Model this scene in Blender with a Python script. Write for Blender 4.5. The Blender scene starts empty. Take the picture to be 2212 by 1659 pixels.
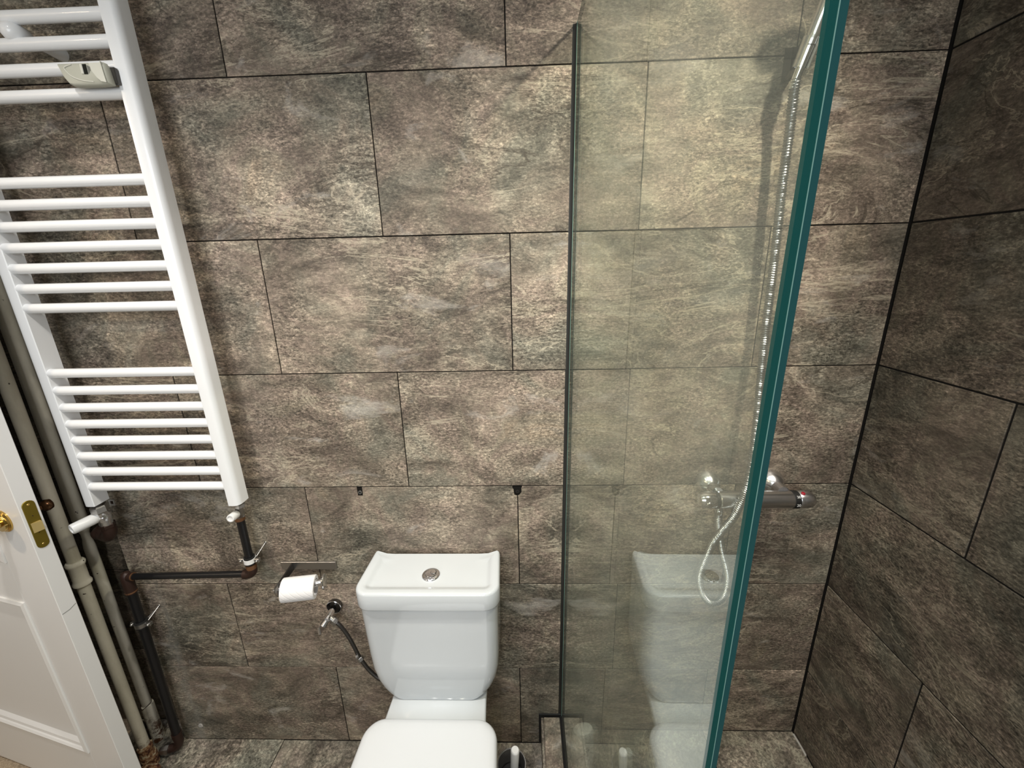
import bpy, bmesh, math, random
from mathutils import Vector, Matrix
random.seed(7)
PI = math.pi
S = bpy.context.scene
COL = S.collection

# ------------------------------------------------------------------ camera
FPX, YAW, PIT, ROL = 879.2552, -.0314, -.2799, -.0236
CAM = Vector((-.8803, -1.01, 1.5783))
Fw = Vector((math.sin(YAW)*math.cos(PIT), math.cos(YAW)*math.cos(PIT), math.sin(PIT)))
R0 = Vector((math.cos(YAW), -math.sin(YAW), 0)); U0 = R0.cross(Fw)
Rt = R0*math.cos(ROL) + U0*math.sin(ROL); Up = -R0*math.sin(ROL) + U0*math.cos(ROL)
cd = bpy.data.cameras.new('camera'); cam = bpy.data.objects.new('camera', cd); COL.objects.link(cam)
m = Matrix.Identity(4)
for i in range(3):
    m[i][0] = Rt[i]; m[i][1] = Up[i]; m[i][2] = -Fw[i]; m[i][3] = CAM[i]
cam.matrix_world = m
cd.sensor_width = 36; cd.sensor_fit = 'HORIZONTAL'; cd.lens = 36*FPX/2212; cd.clip_start = .02
S.camera = cam

# ------------------------------------------------------------------ world, lights, exposure
S.view_settings.view_transform = 'Standard'; S.view_settings.look = 'None'
S.view_settings.gamma = 1; S.view_settings.use_curve_mapping = False
S.view_settings.exposure = 0.0
w = bpy.data.worlds.new('world'); S.world = w; w.use_nodes = True
w.node_tree.nodes['Background'].inputs[0].default_value = (1, .95, .88, 1)
w.node_tree.nodes['Background'].inputs[1].default_value = .35

def spot(name, loc, power, size=.06, ang=110, blend=.8, col=(1, .96, .90), aim=None):
    l = bpy.data.lights.new(name, 'SPOT'); l.energy = power; l.shadow_soft_size = size
    l.spot_size = math.radians(ang); l.spot_blend = blend; l.color = col
    o = bpy.data.objects.new(name, l); COL.objects.link(o); o.location = loc
    d = Vector(aim) - Vector(loc) if aim else Vector((0, 0, -1))
    o.rotation_euler = d.to_track_quat('-Z', 'Y').to_euler()
    return o
def area(name, loc, power, sx, sy, aim, col=(1, 1, 1)):
    l = bpy.data.lights.new(name, 'AREA'); l.shape = 'RECTANGLE'; l.size = sx; l.size_y = sy
    l.energy = power; l.color = col
    o = bpy.data.objects.new(name, l); COL.objects.link(o); o.location = loc
    o.rotation_euler = (Vector(aim) - Vector(loc)).to_track_quat('-Z', 'Y').to_euler()
    return o
spot('ceiling_spot', (-.92, -.60, 2.47), 60, .035, 104, 1.0)
spot('ceiling_spot', (-1.66, -.72, 2.47), 46, .035, 120, .9)
spot('ceiling_spot', (-.25, -.62, 2.47), 64, .025, 80, .9, (1, .90, .76), aim=(-.78, 0, 1.25))
area('fill_light', (-1.25, -1.80, 1.75), 16, 1.0, .9, (-1.2, 0, 1.0), (.93, .97, 1))  # added unseen soft fill from behind the camera, no window there
spot('hall_lamp', (-2.75, -1.35, 2.3), 30, .05, 130, .8, (1, .80, .58), (-2.6, -.3, .4))

# ------------------------------------------------------------------ helpers
def sm(o, ang=40):
    for p in o.data.polygons: p.use_smooth = True
    o.data.set_sharp_from_angle(angle=math.radians(ang))
def obj(name, bm, mat, parent=None, smooth=True, ang=40):
    bmesh.ops.recalc_face_normals(bm, faces=bm.faces[:])
    if parent is not None:
        off = Vector(parent.get('_b', (0, 0, 0)))
        bmesh.ops.translate(bm, vec=-off, verts=bm.verts[:])
    me = bpy.data.meshes.new(name); bm.to_mesh(me); bm.free()
    if mat: me.materials.append(mat)
    o = bpy.data.objects.new(name, me); COL.objects.link(o)
    if parent is not None:
        o.parent = parent; o['_b'] = list(off)
    if smooth: sm(o, ang)
    return o
def thing(name, label, cat, loc=(0, 0, 0), group=None, kind=None):
    o = bpy.data.objects.new(name, None); COL.objects.link(o); o.location = loc
    o.empty_display_size = .02; o['_b'] = list(loc)
    o['label'] = label; o['category'] = cat
    if group: o['group'] = group
    if kind: o['kind'] = kind
    return o
def tag(o, label, cat, group=None, kind=None):
    o['label'] = label; o['category'] = cat
    if group: o['group'] = group
    if kind: o['kind'] = kind
    return o
def NB(): return bmesh.new()
def box(bm, x0, x1, y0, y1, z0, z1, bev=0, seg=1):
    r = bmesh.ops.create_cube(bm, size=1)
    for v in r['verts']:
        v.co = Vector(((x0+x1)/2 + v.co.x*(x1-x0), (y0+y1)/2 + v.co.y*(y1-y0), (z0+z1)/2 + v.co.z*(z1-z0)))
    if bev:
        es = list({e for v in r['verts'] for e in v.link_edges})
        bmesh.ops.bevel(bm, geom=es, offset=bev, segments=seg, affect='EDGES', profile=.5)
    return bm
def loft(bm, rings, cap0=True, cap1=True, closed=True):
    vs = [[bm.verts.new(p) for p in r] for r in rings]
    n = len(vs[0])
    for a, b in zip(vs, vs[1:]):
        for i in range(n if closed else n-1):
            j = (i+1) % n
            try: bm.faces.new((a[i], a[j], b[j], b[i]))
            except ValueError: pass
    if cap0: bm.faces.new(vs[0][::-1])
    if cap1: bm.faces.new(vs[-1])
    return vs
def tube(bm, pts, r, seg=12, cap=True, ref=None):
    pts = [Vector(p) for p in pts]; n = len(pts)
    rr = r if isinstance(r, (list, tuple)) else [r]*n
    T = [(pts[min(i+1, n-1)] - pts[max(i-1, 0)]).normalized() for i in range(n)]
    a = Vector(ref) if ref else (Vector((0, 0, 1)) if abs(T[0].z) < .9 else Vector((1, 0, 0)))
    N = (a - T[0]*a.dot(T[0])).normalized(); rings = []
    for i in range(n):
        N = (N - T[i]*N.dot(T[i])).normalized(); B = T[i].cross(N)
        rings.append([pts[i] + (N*math.cos(t) + B*math.sin(t))*rr[i] for t in [2*PI*k/seg for k in range(seg)]])
    loft(bm, rings, cap, cap)
    return bm
def lathe(bm, prof, org, ax=(0, 0, 1), seg=32, cap=True):
    """prof: (radius, distance along axis)"""
    org = Vector(org); ax = Vector(ax).normalized()
    a = Vector((0, 0, 1)) if abs(ax.z) < .9 else Vector((1, 0, 0))
    N = (a - ax*a.dot(ax)).normalized(); B = ax.cross(N)
    rings = [[org + ax*h + (N*math.cos(t) + B*math.sin(t))*max(r, 1e-5) for t in [2*PI*k/seg for k in range(seg)]] for r, h in prof]
    loft(bm, rings, cap, cap)
    return bm
def smooth_path(pts, k=8):
    P = [Vector(p) for p in pts]; P = [P[0]*2-P[1]] + P + [P[-1]*2-P[-2]]; out = []
    for i in range(1, len(P)-2):
        for j in range(k):
            t = j/k
            out.append(.5*((2*P[i]) + (P[i+1]-P[i-1])*t + (2*P[i-1]-5*P[i]+4*P[i+1]-P[i+2])*t*t + (3*P[i]-P[i-1]-3*P[i+1]+P[i+2])*t**3))
    out.append(P[-2]); return out
def rrect(cx, cy, hx, hy, r, z, seg=6, sub=1):
    """rounded rectangle ring, r single or 4 (x+y+, x-y+, x-y-, x+y-)"""
    rs = r if isinstance(r, (list, tuple)) else (r,)*4
    corners = [(1, 1, 0), (-1, 1, PI/2), (-1, -1, PI), (1, -1, 1.5*PI)]
    pts = []
    for (sx, sy, a0), q in zip(corners, rs):
        for k in range(seg+1):
            a = a0 + PI/2*k/seg
            pts.append((cx + sx*(hx-q) + q*math.cos(a), cy + sy*(hy-q) + q*math.sin(a)))
    out = []
    for i, p in enumerate(pts):
        q = pts[(i+1) % len(pts)]
        out.append(p)
        if (i+1) % (seg+1) == 0:
            for s in range(1, sub):
                out.append((p[0] + (q[0]-p[0])*s/sub, p[1] + (q[1]-p[1])*s/sub))
    return [Vector((x, y, z)) for x, y in out]
def prism_y(bm, outline, y0, y1, bev=0):
    """outline in (x,z), extruded from y0 (front) to y1"""
    a = [bm.verts.new((x, y0, z)) for x, z in outline]; b = [bm.verts.new((x, y1, z)) for x, z in outline]
    n = len(a)
    bm.faces.new(a); bm.faces.new(b[::-1])
    es = []
    for i in range(n):
        f = bm.faces.new((a[i], b[i], b[(i+1) % n], a[(i+1) % n]))
    if bev:
        bm.edges.ensure_lookup_table()
        es = [e for e in bm.edges if e.verts[0] in a and e.verts[1] in a]
        bmesh.ops.bevel(bm, geom=es, offset=bev, segments=1, affect='EDGES')
    return bm

# ------------------------------------------------------------------ materials
def mat(name, col, rough=.5, metal=0, spec=.5, coat=0, bump=None):
    m = bpy.data.materials.new(name); m.use_nodes = True
    b = m.node_tree.nodes['Principled BSDF']
    b.inputs['Base Color'].default_value = (*col, 1); b.inputs['Roughness'].default_value = rough
    b.inputs['Metallic'].default_value = metal; b.inputs['Specular IOR Level'].default_value = spec
    b.inputs['Coat Weight'].default_value = coat
    return m
class NT:
    def __init__(s, m): s.t = m.node_tree; s.n = s.t.nodes; s.l = s.t.links; s.b = s.n.get('Principled BSDF')
    def new(s, typ, **kw):
        n = s.n.new(typ)
        for k, v in kw.items(): setattr(n, k, v)
        return n
    def link(s, a, b): s.l.new(a, b)
    def math(s, op, a, b=None, c=None, clamp=False):
        n = s.new('ShaderNodeMath', operation=op, use_clamp=clamp)
        for i, x in enumerate((a, b, c)):
            if x is None: continue
            if isinstance(x, (int, float)): n.inputs[i].default_value = x
            else: s.link(x, n.inputs[i])
        return n.outputs[0]
    def vmath(s, op, a, b):
        n = s.new('ShaderNodeVectorMath', operation=op)
        for i, x in enumerate((a, b)):
            if isinstance(x, (tuple, list)): n.inputs[i].default_value = x
            else: s.link(x, n.inputs[i])
        return n.outputs[0]
    def mapping(s, v, loc=(0, 0, 0), rot=(0, 0, 0), scale=(1, 1, 1)):
        n = s.new('ShaderNodeMapping'); s.link(v, n.inputs[0])
        n.inputs[1].default_value = loc; n.inputs[2].default_value = rot; n.inputs[3].default_value = scale
        return n.outputs[0]
    def noise(s, v, scale, detail=2, rough=.5, dist=0):
        n = s.new('ShaderNodeTexNoise'); s.link(v, n.inputs['Vector'])
        n.inputs['Scale'].default_value = scale; n.inputs['Detail'].default_value = detail
        n.inputs['Roughness'].default_value = rough; n.inputs['Distortion'].default_value = dist
        return n.outputs[0]
    def ramp(s, f, stops, interp='LINEAR'):
        n = s.new('ShaderNodeValToRGB'); s.link(f, n.inputs[0]); e = n.color_ramp.elements
        n.color_ramp.interpolation = interp
        while len(e) < len(stops): e.new(.5)
        for i, (p, c) in enumerate(stops):
            e[i].position = p; e[i].color = (*c, 1) if len(c) == 3 else c
        return n.outputs[0]
    def mix(s, f, a, b, typ='MIX'):
        n = s.new('ShaderNodeMix', data_type='RGBA', blend_type=typ)
        for i, x in ((0, f), (6, a), (7, b)):
            if isinstance(x, (int, float)): n.inputs[i].default_value = x
            elif isinstance(x, tuple): n.inputs[i].default_value = (*x, 1)
            else: s.link(x, n.inputs[i])
        return n.outputs[2]
    def bump(s, h, strength, dist=.002):
        n = s.new('ShaderNodeBump'); n.inputs['Strength'].default_value = strength; n.inputs['Distance'].default_value = dist
        s.link(h, n.inputs['Height']); s.link(n.outputs[0], s.b.inputs['Normal'])

def stone(name, tint=(1, 1, 1), gain=1.0, sheen_stain=False):
    m = mat(name, (.2, .18, .15), .55, spec=.35); t = NT(m)
    tc = t.new('ShaderNodeTexCoord').outputs['Object']
    rnd = t.new('ShaderNodeObjectInfo').outputs['Random']
    cmb = t.new('ShaderNodeCombineXYZ')
    t.link(t.math('MULTIPLY', rnd, 37.0), cmb.inputs[0]); t.link(t.math('MULTIPLY', rnd, 91.0), cmb.inputs[1]); t.link(t.math('MULTIPLY', rnd, 53.0), cmb.inputs[2])
    v = t.vmath('ADD', tc, cmb.outputs[0])
    # warp the coordinates a little so that streaks wander
    v2 = t.mapping(v, rot=(0, .42, 0), scale=(1, 1, 2.1))
    big = t.noise(v, 3.4, 6, .62, .8)
    hue = t.noise(t.vmath('ADD', v, (11, 5, 3)), 4.2, 5, .62, .9)
    pat = t.noise(v2, 5.5, 8, .66, 1.6)
    fine = t.noise(v2, 105, 6, .72, .5)
    grit = t.noise(v, 230, 2, .6)
    col = t.ramp(hue, [(.27, (.100, .099, .083)), (.38, (.132, .124, .104)), (.48, (.160, .138, .114)), (.55, (.152, .124, .106)), (.63, (.172, .152, .124)), (.70, (.200, .165, .130)), (.80, (.19, .185, .170))])
    br = t.ramp(big, [(.28, (.50,)*3), (.5, (1,)*3), (.70, (1.5,)*3)])
    col = t.mix(1.0, col, br, 'MULTIPLY')
    col = t.mix(1.0, col, t.ramp(pat, [(.32, (.50,)*3), (.50, (1.0,)*3), (.64, (1.5,)*3)]), 'MULTIPLY')
    # how strongly the fine grain shows changes from place to place
    amt = t.ramp(t.noise(t.vmath('ADD', v, (3, 31, 7)), 4.5, 3, .5, .5), [(.34, (.45,)*3), (.60, (1,)*3)])
    grain = t.mix(1.0, t.ramp(fine, [(.36, (.28,)*3), (.47, (.85,)*3), (.54, (1.2,)*3), (.64, (2.2,)*3)]), t.ramp(grit, [(.3, (.72,)*3), (.7, (1.3,)*3)]), 'MULTIPLY')
    n = t.mix(0, (1, 1, 1), grain); t.link(amt, n.node.inputs[0])
    col = t.mix(1.0, col, n, 'MULTIPLY')
    # layered ledges: the isolines of a stretched noise, thin pale or dark lines
    ly = t.noise(t.mapping(v, rot=(0, .22, 0), scale=(.8, 1, 2.6)), 2.6, 7, .60, 1.2)
    d = t.math('ABSOLUTE', t.math('SUBTRACT', ly, .52))
    vein = t.math('SUBTRACT', 1.0, t.math('MULTIPLY', d, 90.0), clamp=True)
    msk = t.ramp(t.noise(t.vmath('ADD', v, (7, 1, 19)), 3.0, 2, .5), [(.44, (0,)*3), (.54, (1,)*3)])
    col = t.mix(t.math('MULTIPLY', t.math('MULTIPLY', vein, msk), .7), col, (.42, .38, .31))
    d2 = t.math('ABSOLUTE', t.math('SUBTRACT', ly, .445))
    vein2 = t.math('SUBTRACT', 1.0, t.math('MULTIPLY', d2, 70.0), clamp=True)
    col = t.mix(t.math('MULTIPLY', t.math('MULTIPLY', vein2, msk), .75), col, (.035, .028, .022))
    # pale mineral blooms
    wh = t.ramp(t.noise(t.vmath('ADD', v2, (1, 13, 5)), 5.0, 5, .65, .8), [(.60, (0,)*3), (.74, (1,)*3)])
    col = t.mix(t.math('MULTIPLY', wh, .6), col, (.40, .39, .38))
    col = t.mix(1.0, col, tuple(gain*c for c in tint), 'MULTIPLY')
    if sheen_stain:   # smeared tile adhesive and grime down the edge of the wall beside the pipes
        sp = t.new('ShaderNodeSeparateXYZ'); t.link(tc, sp.inputs[0])
        gx = t.math('SUBTRACT', 1.0, t.math('MULTIPLY', t.math('ABSOLUTE', t.math('ADD', sp.outputs[0], 2.035)), 38.0), clamp=True)
        gz = t.math('MULTIPLY', t.math('SUBTRACT', .72, sp.outputs[2]), 6.0, clamp=True)
        nz = t.ramp(t.noise(t.mapping(tc, scale=(30, 30, 9)), 1.0, 4, .6), [(.4, (0,)*3), (.6, (1,)*3)])
        col = t.mix(t.math('MULTIPLY', t.math('MULTIPLY', gx, gz), t.math('MULTIPLY', nz, .5)), col, (.30, .30, .27))
    t.link(col, t.b.inputs['Base Color'])
    t.link(t.math('ADD', t.math('MULTIPLY', fine, .35), .34), t.b.inputs['Roughness'])
    h = t.math('ADD', t.math('MULTIPLY', fine, .55), t.math('ADD', t.math('MULTIPLY', pat, 1.2), t.math('MULTIPLY', ly, 1.6)))
    t.bump(h, .55, .004)
    return m

M = {}
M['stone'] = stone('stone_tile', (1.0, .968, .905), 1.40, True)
M['stone_shade'] = stone('stone_tile_shaded', (1.0, .96, .88), .68)  # the wall tile again, darkened to carry shade of right wall and recess
M['stone_floor'] = stone('stone_floor_tile', (.95, .98, .95), 1.2)
M['grout'] = mat('dark_grout', (.012, .011, .010), .9, spec=.1)
M['plaster'] = mat('white_plaster', (.62, .60, .56), .8)
M['ceil'] = mat('ceiling_paint', (.8, .8, .78), .85)
M['enamel'] = mat('white_enamel', (.86, .875, .89), .28, coat=.4)
M['ceramic'] = mat('white_ceramic', (.63, .665, .69), .12, coat=.6)
t = NT(M['ceramic']); tc = t.new('ShaderNodeTexCoord').outputs['Object']
t.bump(t.noise(tc, 28, 2, .5), .05, .004)
M['seat'] = mat('white_seat_plastic', (.68, .70, .72), .2)
M['chrome'] = mat('chrome', (.82, .82, .84), .13, 1)
M['steel'] = mat('brushed_steel', (.42, .41, .40), .32, 1)
t = NT(M['steel']); tc = t.new('ShaderNodeTexCoord').outputs['Object']
t.link(t.math('ADD', .24, t.math('MULTIPLY', t.noise(t.mapping(tc, scale=(4, 300, 300)), 1, 3), .25)), t.b.inputs['Roughness'])
M['satin'] = mat('satin_chrome', (.80, .81, .84), .24, 1)
M['hosesteel'] = mat('hose_steel', (.40, .40, .41), .30, 1)
M['darksteel'] = mat('tarnished_steel', (.10, .095, .09), .35, .9)
M['brass'] = mat('polished_brass', (.62, .42, .13), .16, 1)
M['brassflat'] = mat('dull_brass', (.27, .20, .03), .42, .85)
M['bolt'] = mat('bright_brass_bolt', (.85, .66, .28), .38, .75)
M['darkbrass'] = mat('dark_brass', (.12, .06, .03), .25, .9)  # much darker and browner than the front knob's brass
M['black'] = mat('black_paint', (.006, .006, .007), .32, spec=.5)
M['rubber'] = mat('black_rubber', (.01, .01, .01), .6)
M['copper'] = mat('aged_copper', (.22, .11, .055), .5, .6)
M['brown'] = mat('brown_bronze', (.035, .017, .012), .45, .3)
M['cream'] = mat('aged_cream_paint', (.5, .47, .38), .42)
t = NT(M['cream']); tc = t.new('ShaderNodeTexCoord').outputs['Object']
c = t.ramp(t.noise(t.mapping(tc, scale=(8, 8, 2)), 2.2, 5, .6), [(.3, (.50, .47, .38)), (.55, (.70, .67, .57)), (.75, (.76, .74, .66))])
spk = t.ramp(t.noise(tc, 60, 2, .5), [(.24, (.04, .025, .015)), (.27, (1, 1, 1))])
c = t.mix(1.0, c, spk, 'MULTIPLY')
sp = t.new('ShaderNodeSeparateXYZ'); t.link(tc, sp.inputs[0])
low = t.math('MULTIPLY', t.math('SUBTRACT', .17, sp.outputs[2]), 9, clamp=True)
rust = t.math('MULTIPLY', low, t.ramp(t.noise(tc, 34, 4, .7), [(.47, (0,)*3), (.56, (1,)*3)]))
c = t.mix(rust, c, (.09, .035, .012)); t.link(c, t.b.inputs['Base Color'])
t.bump(t.noise(tc, 50, 3), .25, .002)
M['crust'] = mat('crumbling_rust', (.3, .2, .1), .9)
t = NT(M['crust']); tc = t.new('ShaderNodeTexCoord').outputs['Object']
t.link(t.ramp(t.noise(tc, 55, 4, .7), [(.4, (.05, .012, .006)), (.52, (.25, .13, .06)), (.62, (.45, .38, .26))]), t.b.inputs['Base Color'])
t.bump(t.noise(tc, 120, 3), .8, .004)
M['door'] = mat('white_door_paint', (.78, .775, .76), .38)
M['paper'] = mat('tissue_paper', (.86, .85, .86), .9)
t = NT(M['paper']); tc = t.new('ShaderNodeTexCoord').outputs['Object']
wv = t.new('ShaderNodeTexWave', wave_type='BANDS', bands_direction='X'); wv.inputs['Scale'].default_value = 1
t.link(t.mapping(tc, rot=(0, .75, 0), scale=(26, 26, 26)), wv.inputs[0])
t.bump(t.ramp(wv.outputs[0], [(.80, (1,)*3), (.97, (0,)*3)]), .35, .001)
M['carpet'] = mat('beige_carpet', (.42, .33, .22), .95)
t = NT(M['carpet']); tc = t.new('ShaderNodeTexCoord').outputs['Object']
t.link(t.ramp(t.noise(tc, 140, 4, .7), [(.3, (.24, .18, .12)), (.7, (.58, .47, .34))]), t.b.inputs['Base Color']); t.bump(t.noise(tc, 220, 3), .8, .004)
M['plastic'] = mat('cream_plastic', (.60, .60, .53), .45)
M['plastic_dk'] = mat('grey_cream_plastic', (.44, .44, .37), .5)
M['wplastic'] = mat('white_plastic', (.8, .8, .79), .3)
M['lcd'] = mat('lcd_black', (.006, .008, .006), .6, spec=.2)
M['print'] = mat('grey_print', (.12, .12, .11), .6)
M['red'] = mat('red_plastic', (.32, .01, .025), .35)
M['whiteprint'] = mat('white_print', (.75, .75, .75), .5)
M['bottle'] = mat('pale_bottle_plastic', (.70, .71, .71), .3)
M['bottlecap'] = mat('white_cap_plastic', (.85, .85, .85), .3)
M['teal'] = mat('glass_edge_teal', (.006, .062, .056), .25, spec=.5, coat=.1)
M['teal2'] = mat('glass_edge_blue', (.013, .066, .068), .28, spec=.5, coat=.1)
for k in ('teal', 'teal2'):
    t = NT(M[k]); tc = t.new('ShaderNodeTexCoord').outputs['Object']; b0 = tuple(t.b.inputs['Base Color'].default_value[:3])
    t.link(t.mix(t.ramp(t.noise(t.mapping(tc, scale=(1, 1, .5)), 190, 2, .5), [(.755, (0,)*3), (.79, (1,)*3)]), b0, (.35, .45, .42)), t.b.inputs['Base Color'])
M['film'] = mat('laminate_film', (.16, .30, .26), .5)
M['shade_silicone'] = mat('shade_dark_silicone', (.014, .014, .012), .55)  # near-black, so the bead also carries the seam's shadow
M['caulk'] = mat('white_caulk', (.45, .43, .40), .6)
def glass():
    m = bpy.data.materials.new('shower_glass'); m.use_nodes = True; t = NT(m)
    t.n.remove(t.b); out = t.n['Material Output']
    geo = t.new('ShaderNodeNewGeometry'); fr = t.new('ShaderNodeFresnel')
    ior = t.math('ADD', 1.45, t.math('MULTIPLY', geo.outputs['Backfacing'], 1/1.45-1.45))
    t.link(ior, fr.inputs[0])
    tr = t.new('ShaderNodeBsdfTransparent'); tr.inputs[0].default_value = (.965, .985, .935, 1)
    gl = t.new('ShaderNodeBsdfGlossy'); gl.inputs['Roughness'].default_value = 0; gl.inputs[0].default_value = (.95, 1, .98, 1)
    mx = t.new('ShaderNodeMixShader'); t.link(fr.outputs[0], mx.inputs[0]); t.link(tr.outputs[0], mx.inputs[1]); t.link(gl.outputs[0], mx.inputs[2])
    df = t.new('ShaderNodeBsdfDiffuse'); df.inputs[0].default_value = (.75, .78, .70, 1)     # faint limescale film
    tc = t.new('ShaderNodeTexCoord').outputs['Object']
    f = t.math('MULTIPLY', t.noise(tc, 5, 4, .6), .10)
    m2 = t.new('ShaderNodeMixShader'); t.link(f, m2.inputs[0]); t.link(mx.outputs[0], m2.inputs[1]); t.link(df.outputs[0], m2.inputs[2])
    t.link(m2.outputs[0], out.inputs[0])
    return m
M['glass'] = glass()

# ================================================================== THE SETTING
ROW = [1.985 - .3308*k for k in range(-2, 7)]            # horizontal joints, top to floor
ROW[-1] = .0
J = .0013                                               # half a joint
Ye = {0: [-1.511, -.909, -.309], 1: [-1.803, -1.208, -.611]}   # the half-bond columns

def tile(parent, outline, y0=0, y1=.009, matn='stone', dy=0):
    bm = NB(); prism_y(bm, outline, y0 + dy, y1, .0007)
    return obj('tile', bm, M[matn], parent, smooth=False)
# ---- back wall
wb = thing('wall_back', 'back wall of brown and grey stone-look tiles in half bond', 'wall', (0, 0, 0), kind='structure')
bm = NB(); box(bm, -2.1, .10, .0022, .10, 0, 2.5); box(bm, -3.0, -2.1, .0645, .10, 0, 2.5); obj('grout_bed', bm, M['grout'], wb, smooth=False)
HOLE1, HOLE2 = (-1.3495, .0075), (-.9035, .0085)
for k in range(len(ROW)-1):
    zt, zb = ROW[k]-J, ROW[k+1]+J
    if k == len(ROW)-2: zb = 0
    cols = Ye[1] if k in (1+2-0, 5, 7) else Ye[0]
    cols = Ye[0] if k % 2 == 1 else Ye[1]
    if k == 5: cols = [-1.506, -.9035, -.305]
    xs = [-2.1] + cols + [0.0]
    for a, b in zip(xs, xs[1:]):
        a2 = a+J if a > -2.09 else a; b2 = b-J if b < -.01 else b-.004
        ol = [(a2, zb), (b2, zb), (b2, zt), (a2, zt)]
        if k == 5 and a < -1.4 and b > -1.0:      # the tile below the left wall hole: notched top edge
            h = HOLE1[0]; ol = [(a2, zb), (b2, zb), (b2, zt-.031), (b2-.0085, zt-.027), (b2-.010, zt-.010), (b2-.014, zt-.004), (b2-.013, zt),
                                (h+.0078, zt), (h+.0085, zt-.027), (h-.007, zt-.027), (h-.0078, zt), (a2, zt)]
        if k == 5 and abs(a+.9035) < .01:         # chipped corner of the next tile
            ol = [(a2, zb), (b2, zb), (b2, zt), (a2+.012, zt), (a2+.009, zt-.007), (a2+.0105, zt-.018), (a2+.005, zt-.026), (a2, zt-.030)]
        tile(wb, ol, dy=random.uniform(-.0004, .0004))
# recess behind the pipes
bm = NB()
for z0, z1 in zip(ROW[1:], ROW):
    tile(wb, [(-2.45, z0+J), (-2.101, z0+J), (-2.101, z1-J), (-2.45, z1-J)], .062, .07, 'stone_shade')
    tile(wb, [(-2.89, z0+J), (-2.452, z0+J), (-2.452, z1-J), (-2.89, z1-J)], .062, .07, 'stone_shade')
# ---- right wall
wr = thing('wall_right', 'right shower wall of brown stone-look tiles darkened as shade', 'wall', (0, 0, 0), kind='structure')
bm = NB(); box(bm, .0022, .10, -1.95, .10, 0, 2.5); obj('grout_bed', bm, M['grout'], wr, smooth=False)
for k in range(len(ROW)-1):
    zt, zb = ROW[k]-.0019, ROW[k+1]+.0019
    ys = ([-1.95, -1.5, -.9, -.297, 0] if k % 2 == 0 else [-1.95, -1.2, -.6, 0])
    for a, b in zip(ys, ys[1:]):
        b2 = b-.0019 if b < -.01 else -.004
        bm = NB(); x = random.uniform(-.0005, .0005)
        box(bm, x, .009, a+.0019, b2, zb, zt, .001)
        obj('tile', bm, M['stone_shade'], wr, smooth=False)
# ---- floor
fl = thing('floor', 'dark stone-tiled bathroom floor with raised shower floor', 'floor', (0, 0, 0), kind='structure')
bm = NB(); box(bm, -2.32, .10, -1.95, .10, -.06, -.002); box(bm, -.765, .05, -1.95, 0, -.002, .0665); obj('floor_bed', bm, M['grout'], fl, smooth=False)
for x0, x1 in ((-2.32, -1.742), (-1.742, -1.141), (-1.141, -.835)):
    for y0, y1 in ((-.35, .062 if x0 < -2 else -.001), (-.95, -.35), (-1.55, -.95), (-1.95, -1.55)):
        bm = NB()
        if x0 < -2 and y0 > -.4:
            box(bm, x0+J, -2.1, y0+J, y1, -.012, 0, .0008); box(bm, -2.1, x1-J, y0+J, -.001, -.012, 0, .0008)
        else: box(bm, x0+J, x1-J, y0+J, y1-J, -.012, 0, .0008)
        obj('floor_tile', bm, M['stone_floor'], fl, smooth=False)
for x0, x1 in ((-.763, -.30), (-.30, -.003)):
    for y0, y1 in ((-.42, -.003), (-1.02, -.42), (-1.62, -1.02)):
        bm = NB(); box(bm, x0+J, x1-J, y0+J, y1, .058, .068, .0008); obj('floor_tile', bm, M['stone_floor'], fl, smooth=False)
bm = NB(); box(bm, -3.6, -2.32, -1.95, .07, -.06, -.002); obj('carpet_strip', bm, M['carpet'], fl, smooth=False)
bm = NB(); tube(bm, smooth_path([(-.006, -.012, .069), (-.005, -.05, .069), (-.006, -.075, .069)], 6), [.0035]*12+[.001], 6); obj('caulk_bead', bm, M['caulk'], fl)
# ---- other walls and ceiling
bm = NB(); box(bm, -3.0, .10, -2.05, -1.95, -.06, 2.5); tag(obj('wall_front', bm, M['plaster'], None, False), 'plain pale plaster wall behind the camera', 'wall', kind='structure')
bm = NB(); box(bm, -3.0, -2.9, -2.0, -1.05, 0, 2.5); box(bm, -3.0, -2.9, -1.05, .07, 2.1, 2.5); box(bm, -3.0, -2.9, -.02, .07, 0, 2.1)
tag(obj('wall_left', bm, M['plaster'], None, False), 'plain pale plaster left wall with doorway opening', 'wall', kind='structure')
bm = NB(); box(bm, -3.0, .10, -2.05, .10, 2.5, 2.56); tag(obj('ceiling', bm, M['ceil'], None, False), 'plain white bathroom ceiling', 'ceiling', kind='structure')

# ================================================================== DOOR LEAF
DP = Vector((-2.068, -.205, 0)); Dd = Vector((-.976, .217, 0)).normalized(); Dn = Vector((-Dd.y, Dd.x, 0)); Dn = -Dn if Dn.y > 0 else Dn
TH = .034
def dpt(s, q, z): return DP + Dd*s - Dn*q + Vector((0, 0, z))     # q = depth behind the visible face
dr = thing('door_1', 'white painted panel door standing open beside the pipes', 'door', tuple(DP), kind='structure')
def dbox(bm, s0, s1, q0, q1, z0, z1, bev=0):
    box(bm, s0, s1, q0, q1, z0, z1, bev)
    for v in bm.verts: v.co = dpt(v.co.x, v.co.y, v.co.z)
bm = NB(); dbox(bm, 0, .130, 0, TH, .008, 2.0, .0012); obj('door_stile', bm, M['door'], dr, False)
bm = NB(); dbox(bm, .67, .80, 0, TH, .008, 2.0, .0012); obj('door_stile', bm, M['door'], dr, False)
for z0, z1 in ((.008, .212), (.764, .888), (1.50, 1.60), (1.88, 2.0)):
    bm = NB(); dbox(bm, .1302, .6698, 0, TH, z0, z1, .0006); obj('door_rail', bm, M['door'], dr, False)
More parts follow.
